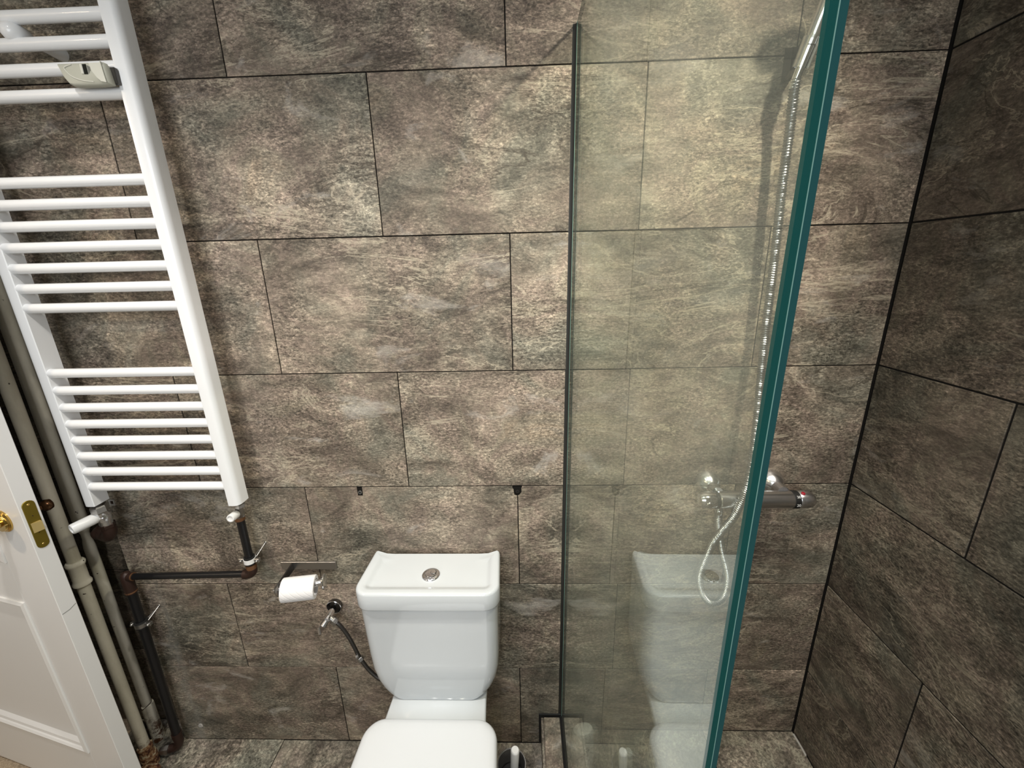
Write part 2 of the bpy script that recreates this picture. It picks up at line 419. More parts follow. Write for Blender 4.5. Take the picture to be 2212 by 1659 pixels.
for z0, z1 in ((.212, .764), (.888, 1.50), (1.60, 1.88)):
    bm = NB(); dbox(bm, .1302, .6698, .010, TH-.010, z0, z1); 
    pn = obj('door_panel', bm, M['door'], dr, False)
    # moulding: an ogee frame round the panel
    bm = NB(); prof = [(0, 0), (0, -.004), (.009, -.0065), (.014, -.003), (.016, .000), (.024, .002), (.033, .010), (.033, .012), (0, .012)]
    rings = []
    for (s, z, ds, dz) in ((.1302, z0, 1, 1), (.6698, z0, -1, 1), (.6698, z1, -1, -1), (.1302, z1, 1, -1)):
        rings.append([dpt(s+ds*o, q, z+dz*o) for o, q in prof])
    loft(bm, rings + [rings[0]], False, False); bmesh.ops.remove_doubles(bm, verts=bm.verts[:], dist=1e-5)
    pn['_b'] = list(DP); obj('moulding', bm, M['door'], pn, False)
# lock plate on the free edge
ZL = 1.0075
def plate_ring(hw, hh, out, n=8):
    pts = []
    for a0, cz in ((0, hh-hw), (PI, -(hh-hw))):
        for k in range(n+1):
            a = a0 + PI*k/n; pts.append((hw*math.cos(a), cz + hw*math.sin(a)))
    return [dpt(-out, TH/2 + x, ZL+z) for x, z in pts]
bm = NB(); loft(bm, [plate_ring(.0115, .064, -.001), plate_ring(.0115, .064, .0012), plate_ring(.0108, .0633, .0018)]); lp = obj('lock_plate', bm, M['brassflat'], dr, True, 30)
lp['_b'] = list(DP)
for dz in (-.054, -.022, .024, .054):
    bm = NB(); lathe(bm, [(.003 if abs(dz) > .03 else .0014, 0), (.002 if abs(dz) > .03 else .001, .0009)], dpt(-.0016, TH/2, ZL+dz), -Dd, 12); obj('screw', bm, M['brown'] if abs(dz) < .03 else M['brass'], lp)
bm = NB()
loft(bm, [[dpt(-.0017, TH/2-.0085, ZL-.019), dpt(-.0017, TH/2+.0085, ZL-.019), dpt(-.0017, TH/2+.0085, ZL+.007), dpt(-.0017, TH/2-.0085, ZL+.007)],
          [dpt(-.0025, TH/2-.0085, ZL-.019), dpt(-.0090, TH/2+.0085, ZL-.017), dpt(-.0090, TH/2+.0085, ZL+.005), dpt(-.0025, TH/2-.0085, ZL+.007)]])
obj('latch_bolt', bm, M['bolt'], lp, False)
for side, q0 in ((1, 0), (-1, TH)):
    o0 = dpt(.072, q0, 1.018); ax = Dn*side
    if side < 0:      # smaller dark thumb knob on the far face
        o0 = dpt(.060, q0, 1.018)
        bm = NB(); lathe(bm, [(.016, 0), (.015, .005), (.008, .007), (.007, .026), (.013, .030), (.0155, .038), (.013, .046), (.004, .050)], o0, ax, 28)
        obj('thumb_knob', bm, M['darkbrass'], dr); continue
    bm = NB(); lathe(bm, [(.029, 0), (.029, .003), (.026, .006), (.024, .006), (.023, .010), (.012, .011), (.010, .024), (.014, .030), (.024, .036), (.028, .046), (.027, .056), (.020, .064), (.008, .067)], o0, ax, 32)
    obj('door_knob', bm, M['brass'], dr)
bm = NB()
for a, b in (((-.0003, .002, .752), (-.0003, TH-.003, .760)), ): tube(bm, [dpt(*a), dpt(-.0003, TH*.5, .7535), dpt(*b)], .0006, 5)
obj('scuff_mark', bm, M['print'], dr)

# ================================================================== SOIL / HEATING PIPES
def ringprof(bm, x, y, prof, seg=28): lathe(bm, [(r, z) for z, r in prof], (x, y, 0), (0, 0, 1), seg)
P1 = (-2.151, -.080); P2 = (-2.195, .000)
r1 = .0147
p = thing('cream_pipe', 'thicker-jointed cream riser pipe nearest the door edge', 'pipe', (P1[0], P1[1], 0), 'pair of cream riser pipes')
p['label'] = 'cream painted riser pipe next to the door edge, with a cracked collar'
bm = NB(); ringprof(bm, *P1, [(0, r1), (.9, r1), (2.5, r1)]); obj('pipe_run', bm, M['cream'], p)
bm = NB(); ringprof(bm, *P1, [(.735, r1), (.736, r1+.006), (.741, r1+.0065), (.747, r1+.004), (.752, r1+.003), (.795, r1+.003), (.800, r1+.006), (.807, r1+.007), (.812, r1+.004), (.813, r1)]); obj('pipe_collar', bm, M['cream'], p)
bm = NB(); ringprof(bm, *P1, [(.001, r1+.006), (.03, r1+.008), (.055, r1+.006), (.07, r1+.003), (.085, r1+.005), (.092, r1+.001)], 22)
for v in bm.verts: v.co += Vector((random.uniform(-1, 1), random.uniform(-1, 1), random.uniform(-1, 1)))*.0022
obj('pipe_socket', bm, M['crust'], p)
r2 = .0138
p = thing('cream_pipe', 'cream riser pipe between the jointed pipe and the black pipe, swelling behind the radiator', 'pipe', (P2[0], P2[1], 0), 'pair of cream riser pipes')
bm = NB(); ringprof(bm, *P2, [(.0, r2), (.80, r2), (.815, r2-.0015), (.830, r2-.004), (.845, r2-.004), (.850, r2-.003), (.855, r2-.001), (.86, r2+.001), (.875, r2+.003), (2.5, r2+.003)]); obj('pipe_run', bm, M['cream'], p)
bm = NB(); ringprof(bm, *P2, [(.0, r2+.004), (.12, r2+.004), (.16, r2+.004), (.163, r2+.003), (.1635, r2)]); obj('pipe_socket', bm, M['cream'], p)
bm = NB(); tube(bm, smooth_path([(P2[0]-.0192, P2[1], .172), (P2[0], P2[1]-.0194, .160), (P2[0]+.0192, P2[1], .172)], 6), .0011, 6); obj('crack', bm, M['brown'], p)
# rubble and stub fittings round the pipe feet
bm = NB(); bmesh.ops.create_icosphere(bm, subdivisions=3, radius=1)
for v in bm.verts:
    n = v.co.copy(); v.co = Vector((-2.128 + n.x*.040, -.118 + n.y*.030, max(0, .014 + n.z*.026)))
    v.co += Vector((random.uniform(-1, 1), random.uniform(-1, 1), random.uniform(-.4, .6)))*.004
tag(obj('rust_crust', bm, M['crust'], None, False), 'crumbling rust and plaster heap at the foot of the riser pipe', 'rust')

BX, BY = -2.065, -.040     # black pipe lines
RX = -1.680
hp = thing('heating_pipe', 'black painted heating pipe running from floor up and across to radiator', 'pipe', (BX, BY, 0))
bm = NB(); tube(bm, [(BX-.012, BY, .085), (BX-.004, BY, .4), (BX, BY, .675)], .0122, 20); obj('pipe_run', bm, M['black'], hp)
bm = NB(); tube(bm, [(BX+.012, BY, .7245), (-1.9, BY, .729), (RX-.02, BY, .7335)], .0095, 18); obj('pipe_run', bm, M['black'], hp)
bm = NB(); tube(bm, [(RX, BY, .755), (RX, BY, .918)], .0104, 18); obj('pipe_run', bm, M['black'], hp)
bm = NB(); tube(bm, smooth_path([(RX-.026, BY, .7333), (RX-.012, BY, .735), (RX-.002, BY, .743), (RX, BY, .757)], 5), [.0140]*15+[.0132], 18); obj('elbow', bm, M['brown'], hp)
bm = NB(); tube(bm, [(RX, BY, .755), (RX, BY, .768)], .0138, 18); obj('solder_ring', bm, M['copper'], hp)
bm = NB(); tube(bm, [(BX, BY, .668), (BX, BY, .70), (BX, BY, .728), (BX, BY, .738), (BX, BY, .742)], [.0152, .0150, .0145, .010, .002], 18)
tube(bm, [(BX, BY, .724), (BX+.020, BY, .7247)], .0125, 16); obj('elbow', bm, M['brown'], hp)
bm = NB(); tube(bm, [(BX+.017, BY, .7246), (BX+.023, BY, .7248)], .0118, 16); obj('solder_ring', bm, M['copper'], hp)
bm = NB(); tube(bm, [(BX, BY, .671), (BX, BY, .6755)], .0154, 16); obj('solder_ring', bm, M['copper'], hp)
bm = NB(); tube(bm, [(RX, BY, .916), (RX, BY, .926)], .0128, 16); obj('solder_ring', bm, M['copper'], hp)
bm = NB(); tube(bm, [(BX-.012, BY, .088), (BX-.012, BY, .070)], .0145, 16); tube(bm, smooth_path([(BX-.012, BY, .072), (BX-.013, BY, .045), (BX-.022, BY-.004, .028), (BX-.05, BY-.010, .025)], 5), .0135, 16); obj('elbow', bm, M['brown'], hp)
bm = NB(); tube(bm, [(BX-.042, BY-.009, .025), (BX-.052, BY-.011, .025), (BX-.053, BY-.011, .025), (BX-.062, BY-.013, .025), (BX-.0625, BY-.013, .025), (BX-.066, BY-.013, .024)], [.018, .018, .0155, .0155, .0135, .0135], 8); obj('union_nut', bm, M['steel'], hp)
def clip(x, y, z, r, ang, white):
    c_ = thing('pipe_clip', 'silver split ring clip %s' % ('just above the elbow under the right radiator post' if white else 'round the thick black pipe near the floor'), 'pipe clip', (x, y, z), 'pipe clips on the black pipe')
    for s, (ra, nm, mt, h) in enumerate(((r+.004, 'lining', 'rubber', .0115), (r+.0055, 'band', 'wplastic' if white else 'steel', .0065))):
        bm = NB(); lathe(bm, [(r, -h), (ra, -h), (ra, h), (r, h)], (x, y, z), (0, 0, 1), 24, False); obj(nm, bm, M[mt], c_)
    for sx in (-1, 1):
        bm = NB(); box(bm, *(sorted((x+sx*(r+.003), x+sx*(r+.019)))), y-.005, y+.005, z-.006, z+.006, .001); obj('lug', bm, M['steel'], c_, False)
        bm = NB(); lathe(bm, [(.0045, 0), (.0045, .003), (.003, .005)], (x+sx*(r+.013), y-.005, z), (0, -1, 0), 10); obj('screw', bm, M['steel'], c_)
    bm = NB(); tube(bm, [(x+.004, y+r, z), (x+.006, 0, z+.004)], .004, 8); obj('wall_stud', bm, M['steel'], c_)
    bm = NB(); tube(bm, [(x+r+.008, y+.004, z+.008), (x+r+.016, -.001, z+.028)], .0013, 6); lathe(bm, [(.004, 0), (.003, .002)], (x+r+.016, -.0002, z+.028), (0, -1, 0), 10); obj('tie_wire', bm, M['steel'], c_)
clip(RX, BY, .783, .0105, 0, True)
clip(BX-.002, BY, .552, .0124, 0, False)

# ================================================================== TOWEL RADIATOR
rad = thing('towel_radiator', 'white enamelled ladder towel radiator on the left of the tiled wall', 'radiator', (-1.83, -.08, .997))
def post(xi, xo):      # xi: inner side, xo: outer side (rounded front corner)
    s = 1 if xo > xi else -1
    ol = [(xi, -.060), (xi, -.0985), (xi+s*.0015, -.100), (xi+s*.016, -.1005)]
    for k in range(7):
        a = PI/2*k/6; ol.append((xo - s*.011 + s*.011*math.sin(a), -.085 - .0145*math.cos(a)))
    ol += [(xo, -.062), (xo-s*.003, -.058)]
    bm = NB(); loft(bm, [[Vector((x, y, .998)) for x, y in ol], [Vector((x, y, 2.36)) for x, y in ol]])
    return obj('radiator_post', bm, M['enamel'], rad, True, 30)
post(-1.6545, -1.6250); post(-2.0125, -2.0445)
bars = [2.192, 2.148, 2.104, 2.060, 2.016, 1.973, 1.929, 1.773, 1.730, 1.6865, 1.643, 1.599, 1.555, 1.511, 1.357, 1.3135, 1.2695, 1.226, 1.182, 1.1385, 1.095, 1.0515]
bm = NB(); tube(bm, [(-2.020, -.0885, bars[0]), (-1.648, -.0885, bars[0])], .0113, 20)
b0 = obj('radiator_bar', bm, M['enamel'], rad)
for z in bars[1:]:
    c_ = b0.copy(); COL.objects.link(c_); c_.parent = rad; c_.location.z = z-bars[0]
# wall bracket
A = Vector((-1.858, 0, 2.036)); B = Vector((-1.858, -.088, 2.036))
br = obj('wall_bracket', lathe(NB(), [(.0125, 0), (.0125, .006), (.0105, .03), (.0095, .046), (.0095, .050)], A, (0, -1, 0), 24), M['enamel'], rad)
obj('bracket_screw', lathe(NB(), [(.0045, .045), (.0045, .070)], A, (0, -1, 0), 12), M['steel'], br)
obj('bracket_cap', lathe(NB(), [(.006, .058), (.012, .061), (.0165, .070), (.0185, .085), (.0170, .096), (.012, .104), (.004, .108)], A, (0, -1, 0), 28), M['enamel'], br)
for o in rad.children:      # the radiator hangs very slightly out of plumb
    for me in ([o.data] if o.data.users == 1 or o is b0 else []):
        for v in me.vertices: v.co.x -= .0145*v.co.z/1.08 if o.name.startswith('radiator_post') else 0
    if o.name.startswith('radiator_bar'): o.location.x = -.0145*(bars[0] + o.location.z - .998)/1.08
# valves
def nut(p0, ax, r, h, mtl, par, name='hex_nut'):
    bm = NB(); lathe(bm, [(r*.9, 0), (r, h*.15), (r, h*.85), (r*.9, h)], p0, ax, 6); return obj(name, bm, M[mtl], par, False)
vr = thing('radiator_valve', 'small brass radiator valve with short white cap under the right post', 'valve', (-1.655, -.075, .99), 'valves under the towel radiator')
XV = -1.6535
obj('tail', tube(NB(), [(XV+.010, -.076, 1.0), (XV+.008, -.073, .990)], .0105, 16), M['brown'], vr)
nut((XV+.009, -.074, .993), (-.25, .12, -1), .0145, .014, 'steel', vr)
obj('valve_body', tube(NB(), smooth_path([(XV+.005, -.071, .981), (XV-.005, -.062, .962), (XV-.016, -.050, .945), (RX, BY-.001, .930), (RX, BY, .922)], 5), [.010]*8+[.0115]*9+[.0125]*4, 16), M['steel'], vr)
nut((RX, BY, .938), (0, 0, -1), .0145, .013, 'steel', vr)
obj('valve_spindle', tube(NB(), [(XV-.008, -.060, .959), (XV+.000, -.082, .962)], .0065, 12), M['steel'], vr)
dirv = Vector((.02, -1, .10)).normalized(); q = Vector((XV+.000, -.080, .961))
obj('valve_cap', lathe(NB(), [(.0095, 0), (.0108, .002), (.0108, .022), (.0098, .025), (.0075, .0255), (.0072, .023)], q, dirv, 24), M['wplastic'], vr)
vl = thing('radiator_valve', 'larger radiator valve with long white ribbed cap under the left post', 'valve', (-2.03, -.08, .99), 'valves under the towel radiator')
XL = -2.028
obj('tail', tube(NB(), [(XL, -.080, 1.0), (XL-.001, -.078, .985)], .0125, 16), M['darksteel'], vl)
nut((XL-.001, -.078, .990), (-.03, .08, -1), .0185, .022, 'steel', vl)
obj('valve_body', tube(NB(), [(XL-.002, -.077, .970), (XL-.003, -.074, .958), (XL-.004, -.072, .957), (XL-.006, -.070, .943), (XL-.008, -.068, .942), (XL-.012, -.064, .920)], [.0135, .0135, .0165, .0165, .0145, .0150], 18), M['satin'], vl)
nut((XL-.012, -.064, .925), (-.1, .08, -1), .0185, .014, 'brown', vl)
obj('copper_elbow', tube(NB(), smooth_path([(XL-.013, -.062, .912), (XL-.015, -.060, .896), (XL-.028, -.056, .878), (XL-.055, -.045, .874), (XL-.085, -.030, .872), (XL-.10, .061, .870)], 5), [.0165]*16+[.0150]*10, 18), M['brown'], vl)
q = Vector((XL-.010, -.082, .954)); dirv = Vector((-.36, -.90, -.06)).normalized()
obj('valve_spindle', tube(NB(), [(XL-.006, -.070, .955), q + dirv*.004], .009, 12), M['steel'], vl)
bm = NB(); lathe(bm, [(.0115, 0), (.0142, .005), (.0146, .012), (.0140, .050), (.0126, .053), (.0100, .0535), (.0098, .050)], q, dirv, 24); cpv = obj('valve_cap', bm, M['wplastic'], vl)
obj('cap_recess', lathe(NB(), [(.0035, .0502), (.0030, .0512)], q, dirv, 12), M['print'], vl)

# heat meter clamped on the third bar
mt = thing('heat_meter', 'cream electronic heat meter with tiny display clamped to radiator bar', 'meter', (-1.715, -.10, 1.95))
def meter_ring(y, ins=0.0):
    pts = [(-1.7655+ins, 1.9665-ins), (-1.6755-ins, 1.9665-ins), (-1.6725-ins, 1.960), (-1.6690-ins, 1.9300+ins), (-1.690, 1.9285+ins), (-1.722, 1.9285+ins), (-1.7440+ins, 1.9290+ins), (-1.7520+ins, 1.934), (-1.7590+ins, 1.944), (-1.7635+ins, 1.958)]
    return [Vector((x, y, z)) for x, z in pts]
bm = NB(); loft(bm, [meter_ring(-.1095), meter_ring(-.1175), meter_ring(-.121, .003)]); obj('case', bm, M['plastic_dk'], mt, True, 50)
bm = NB(); pts = [(-1.6990, 1.9635), (-1.6785, 1.9635), (-1.6760, 1.966), (-1.6735, 1.9315), (-1.683, 1.9335), (-1.690, 1.9400), (-1.6960, 1.9500)]
loft(bm, [[Vector((x, -.1205, z)) for x, z in pts], [Vector((x, -.1240, z)) for x, z in pts]]); obj('cover', bm, M['plastic'], mt, False)
bm = NB(); tube(bm, smooth_path([(-1.735, -.1212, 1.9635), (-1.748, -.1214, 1.960), (-1.750, -.1216, 1.956), (-1.740, -.1214, 1.944), (-1.722, -.1212, 1.937), (-1.700, -.1210, 1.934)], 6), .0011, 6); obj('ridge', bm, M['plastic'], mt)
bm = NB(); box(bm, -1.7195, -1.7145, -.1225, -.120, 1.9470, 1.9640, .0008); obj('bezel', bm, M['plastic'], mt, False)
bm = NB(); box(bm, -1.7140, -1.7070, -.1220, -.120, 1.9470, 1.9630); obj('display', bm, M['lcd'], mt, False)
bm = NB()
for k in range(3): box(bm, -1.7058+k*.0019, -1.7046+k*.0019, -.1214, -.1205, 1.9480+.002*k, 1.9610-.001*k)
obj('small_print', bm, M['print'], mt, False)
bm = NB(); box(bm, -1.6860, -1.6640, -.1095, -.1015, 1.934, 1.962, .001); obj('clamp', bm, M['darksteel'], mt, False)

for o in mt.children: o.location.x += .005; o.location.z += .003

# ================================================================== WALL HOLES WITH PLUGS
for (x, r), lab in ((HOLE1, 'square dark hole with grey plug in tile joint left of cistern centre'), (HOLE2, 'ragged dark hole with grey plug at tile corner right of cistern')):
    z = ROW[5] - .0175
    o = thing('wall_plug', lab, 'wall plug', (x, .006, z), 'wall plugs in the tiles')
    bm = NB(); lathe(bm, [(.0030, .004), (.0052, .004), (.0052, -.004), (.0030, -.004)], (x, .004, z), (0, 1, 0), 20, False); obj('sleeve', bm, M['print'] if x < -1 else M['darksteel'], o)
    bm = NB(); lathe(bm, [(.0030, 0), (.0030, .002)], (x, .0012, z), (0, 1, 0), 12); obj('bore', bm, M['rubber'], o)
o = thing('wall_plug', 'small white-rimmed square hole beside the left radiator post foot', 'wall plug', (-2.079, 0, .949), 'wall plugs in the tiles')
bm = NB()
for a in ((-2.087, -2.084, .940, .958), (-2.074, -2.071, .940, .958), (-2.084, -2.074, .940, .943), (-2.084, -2.074, .955, .958)): box(bm, a[0], a[1], -.0025, 0, a[2], a[3])
obj('rim', bm, M['caulk'], o, False)
obj('sleeve', lathe(NB(), [(.0042, 0), (.0042, .0012), (.002, .0014)], (-2.079, 0, .949), (0, -1, 0), 14), M['brown'], o)
bm = NB(); lathe(bm, [(.010, 0), (.009, .0015), (.004, .002), (.003, .0005)], (-2.030, 0, .062), (0, -1, 0), 9)
for v in bm.verts: v.co.x += random.uniform(-.002, .002); v.co.z += random.uniform(-.002, .002)
tag(obj('wall_plug', bm, M['caulk'], None), 'chipped pale plug hole low on the wall by black pipe', 'wall plug', 'wall plugs in the tiles')

# ================================================================== TOILET
TX = -1.138
to = thing('toilet', 'white close-coupled toilet with cistern and closed lid against the tiles', 'toilet', (TX, -.2, 0))
# cistern body
secs = [(.398, .122, .150, .045), (.405, .130, .152, .048), (.420, .142, .154, .050), (.440, .1535, .1555, .05), (.470, .164, .1575, .05), (.510, .1708, .159, .048), (.560, .1730, .160, .046), (.640, .1748, .1625, .044), (.7365, .1765, .1655, .042)]
bm = NB(); loft(bm, [rrect(TX-.004, -(d+.012)/2-.0, hx+.0065, (d-.012)/2, (.012, .012, r*.72, r*.72), z, 8, 4) for z, hx, d, r in secs]); obj('cistern', bm, M['ceramic'], to, True, 60)
# lid: rim on left, front and right, open at the back
LZ = .790; bk, fr, hb, hf = -.012, -.178, .1825, .1900
def lid_ring(ins, z=None):
    out = []
    cx, cy, hx, hy = TX, (bk+fr)/2, hf-ins, (bk-fr)/2-ins
    for v in rrect(cx, cy, hx, hy, (max(.010-ins, .002),)*2 + (max(.042-ins, .006),)*2, 0, 8, 14):
        t_ = (v.y-fr)/(bk-fr); sc = 1 + (hb/hf-1)*t_
        x = TX + (v.x-TX)*sc - .0025
        if z is None:
            dside = min(hf*sc - abs(x+.0025-TX), v.y-fr)
            # rounded front corners: distance to the corner arc
            ax, ay = hf*sc-.042, fr+.042
            if abs(x+.0025-TX) > ax and v.y < ay: dside = .042 - math.hypot(abs(x+.0025-TX)-ax, ay-v.y)
            dside = max(0, dside)
            pr = [(0, -.007), (.002, -.003), (.005, -.0007), (.009, 0), (.018, -.0006), (.024, -.0025), (.031, -.0075), (.036, -.0098), (.042, -.0105), (9, -.0105)]
            for (a, ha), (b, hb_) in zip(pr, pr[1:]):
                if a <= dside <= b: zz = ha + (hb_-ha)*(dside-a)/(b-a); break
            out.append(Vector((x, v.y, LZ+zz)))
        else: out.append(Vector((x, v.y, z)))
    return out
rings = [lid_ring(.008, .7372), lid_ring(.003, .7368), lid_ring(.0008, .7385), lid_ring(0, .742)]
rings += [lid_ring(i) for i in (0, .001, .002, .0035, .005, .007, .009, .012, .015, .017, .019, .0215, .024, .027, .030, .033, .036, .039, .042, .055)]
bm = NB(); loft(bm, rings); obj('cistern_lid', bm, M['ceramic'], to, True, 60)
# flush button
BXc = Vector((-1.141, -.098, LZ-.0105))
fb = obj('flush_button', lathe(NB(), [(.0245, 0), (.0245, .002), (.0225, .0045), (.0165, .0060), (.0160, .0045)], BXc, (0, 0, 1), 40), M['chrome'], to)
obj('full_flush', lathe(NB(), [(.0155, .003), (.0155, .0065), (.0145, .0075), (.004, .0082)], BXc, (0, 0, 1), 36), M['chrome'], fb)
obj('half_flush', lathe(NB(), [(.0070, .006), (.0070, .0090), (.0062, .0097)], BXc + Vector((.0065, .002, 0)), (0, 0, 1), 28), M['chrome'], fb)
bm = NB(); lathe(bm, [(.0076, .0078), (.0082, .0081), (.0076, .0084)], BXc + Vector((.0065, .002, 0)), (0, 0, 1), 28, False); obj('button_gap', bm, M['rubber'], fb)
bm = NB(); tube(bm, smooth_path([(-1.068, -.1600, .585), (-1.055, -.1604, .597), (-1.038, -.1609, .622), (-1.034, -.1612, .632)], 5), .00045, 5); obj('scratch', bm, M['print'], to)
# pan: deck under the cistern and bowl
def egg(z, hw, yb, yf, rb, sq=2.3):
    pts = []; N = 40; cy = yb-.19 if yb-.19 > yf+.05 else (yb+yf)/2
    for k in range(N):
        a = 2*PI*k/N; c, s_ = math.cos(a), math.sin(a)
        e = 2/(sq if s_ < 0 else 5.0)
        x = hw*math.copysign(abs(c)**e, c); y = cy + (abs(yf-cy) if s_ < 0 else abs(yb-cy))*math.copysign(abs(s_)**e, s_)
        pts.append(Vector((TX+x, y, z)))
    return pts
bm = NB(); loft(bm, [egg(z, hw, yb, yf, 0) for z, hw, yb, yf in ((0, .110, -.02, -.50), (.03, .106, -.02, -.49), (.12, .095, -.03, -.46), (.22, .108, -.06, -.50), (.30, .138, -.13, -.57), (.35, .160, -.235, -.62), (.368, .163, -.24, -.63))]); obj('pan', bm, M['ceramic'], to, True, 50)
bm = NB(); loft(bm, [rrect(TX, -.150, hx, .135, (.01, .01, .02, .02), z, 5, 2) for z, hx in ((.20, .085), (.28, .110), (.34, .128), (.37, .1335), (.3905, .1350))] + [rrect(TX, -.150, .1300, .129, (.008, .008, .016, .016), .3965, 5, 2)])
for v in bm.verts:       # flares slightly towards the seat
    v.co.x = TX + (v.co.x-TX)*(1 + .07*max(0, (-v.co.y-.13))/.15)
obj('pan_deck', bm, M['ceramic'], to, True, 50)
def seat_ring(z, ins, yb=-.2185):
    out = []; hx, yf = .172-ins, -.64+ins; yb -= ins
    for v in rrect(TX, (yb+yf)/2, hx, (yb-yf)/2, (max(.050-ins, .01),)*2 + (.160-max(ins, 0),)*2, z, 10, 6):
        t_ = max(0, min(1, (yb-v.y)/.22)); out.append(Vector((TX + (v.x-TX)*(1+.06*t_), v.y, v.z)))
    return out
bm = NB(); loft(bm, [seat_ring(.375, .004), seat_ring(.378, .001), seat_ring(.398, .0), seat_ring(.402, .003)]); obj('seat', bm, M['seat'], to)
bm = NB(); loft(bm, [seat_ring(.4035, .006), seat_ring(.405, .001), seat_ring(.412, -.001), seat_ring(.421, 0), seat_ring(.4265, .003), seat_ring(.430, .008), seat_ring(.4325, .018), seat_ring(.434, .035)]); obj('seat_lid', bm, M['seat'], to, True, 50)
for sx in (-1, 1):
    bm = NB(); lathe(bm, [(.013, 0), (.013, .012), (.010, .016)], (TX+sx*.078, -.235, .385), (0, 0, 1), 20); obj('hinge', bm, M['seat'], to)

# fill valve and braided hose
fv = thing('angle_valve', 'chrome angle valve on the wall left of the cistern feeding its hose', 'valve', (-1.474, 0, .588))
obj('wall_rose', lathe(NB(), [(.0200, 0), (.0215, .003), (.0225, .014), (.0215, .0145), (.0185, .004), (.008, .003)], (-1.474, 0, .588), (0, -1, 0), 32), M['darksteel'], fv)
obj('rose_rim', lathe(NB(), [(.0222, .0135), (.0232, .0150), (.0218, .0160)], (-1.474, 0, .588), (0, -1, 0), 32, False), M['chrome'], fv)
obj('valve_body', tube(NB(), [(-1.474, -.003, .588), (-1.474, -.022, .588), (-1.474, -.045, .587), (-1.476, -.060, .585)], [.0075, .0085, .011, .009], 14), M['chrome'], fv)
obj('valve_outlet', tube(NB(), [(-1.474, -.048, .587), (-1.462, -.050, .577), (-1.452, -.051, .568)], [.009, .0095, .009], 14), M['steel'], fv)
nut((-1.463, -.050, .578), (.7, -.05, -.7), .0115, .013, 'steel', fv)
obj('valve_neck', tube(NB(), [(-1.476, -.058, .585), (-1.484, -.068, .574)], [.008, .0105], 14), M['steel'], fv)
bm = NB(); box(bm, -1.497, -1.488, -.080, -.062, .552, .578, .002); obj('lever', bm, M['chrome'], fv, False)
h = thing('supply_hose', 'thin braided flexible hose from angle valve to underside of cistern', 'hose', (-1.44, -.05, .55))
hz = smooth_path([(-1.455, -.051, .571), (-1.440, -.053, .556), (-1.422, -.055, .522), (-1.407, -.057, .480), (-1.397, -.060, .452), (-1.384, -.065, .432), (-1.362, -.072, .405), (-1.330, -.078, .380), (-1.290, -.080, .372), (-1.262, -.080, .392)], 8)
obj('braid', tube(NB(), hz, .0058, 12), M['darksteel'], h)
obj('ferrule', tube(NB(), hz[-14:], .0072, 12), M['steel'], h)
nut(hz[34], hz[37]-hz[34], .0095, .012, 'steel', h); nut((-1.395, -.066, .457), (-.8, -.6, .1), .006, .008, 'chrome', h, 'tap_key')

# ================================================================== PAPER HOLDER AND ROLL
ph = thing('paper_holder', 'brushed steel toilet paper holder with flat wall plate and rod', 'paper holder', (-1.53, 0, .735))
bm = NB(); box(bm, -1.6165, -1.4495, -.007, 0, .7205, .7465, .001); obj('wall_plate', bm, M['steel'], ph, False)
RA, RB = Vector((-1.5650, -.113, .7445)), Vector((-1.4455, -.085, .7472))
ax = (RB-RA).normalized(); axr = ax
bm = NB(); loft(bm, [[Vector((-1.582, -.007, .7215)), Vector((-1.578, -.007, .7215)), Vector((-1.578, -.007, .7455)), Vector((-1.582, -.007, .7455))],
                     [Vector((-1.5755, -.070, .728)), Vector((-1.5715, -.070, .728)), Vector((-1.5715, -.070, .748)), Vector((-1.5755, -.070, .748))],
                     [Vector((-1.569, -.112, .736)), Vector((-1.565, -.112, .736)), Vector((-1.565, -.112, .753)), Vector((-1.569, -.112, .753))]]); obj('arm', bm, M['darksteel'], ph, False)
obj('rod', tube(NB(), [RA, RB - ax*.004], .0095, 20), M['chrome'], ph)
obj('end_disc', lathe(NB(), [(.010, -.008), (.0200, -.005), (.0212, -.001), (.0200, .0012), (.006, .0018)], RB, ax, 32), M['chrome'], ph)
obj('end_cap', lathe(NB(), [(.0200, .009), (.0180, .003), (.012, -.002), (.006, -.003)], RA, ax, 32), M['steel'], ph)
obj('end_screw', lathe(NB(), [(.0045, -.002), (.0045, -.007), (.003, -.009)], RA, ax, 14), M['chrome'], ph)
R1, R2 = RA + ax*.014 + Vector((0, 0, -.0045)), RA + ax*.0985 + Vector((0, 0, -.0115))
tr = thing('toilet_roll', 'half-used white toilet paper roll embossed with diagonals on the steel rod', 'toilet roll', tuple(R1))
L = (R2-R1).length; axr = (R2-R1).normalized()
bm = NB(); lathe(bm, [(.0225, 0), (0.0305, .0003), (.0315, .0015), (.0318, .01), (.0318, L-.01), (.0315, L-.0015), (.0305, L-.0003), (.0225, L)], R1, axr, 48, False); 
vs = None; lathe(bm, [(.0225, 0), (.0225, L)], R1, axr, 48, False); obj('paper', bm, M['paper'], tr)
obj('core', lathe(NB(), [(.0215, .0006), (.0226, .0006), (.0226, L-.0006), (.0215, L-.0006)], R1, axr, 40, False), M['caulk'], tr)

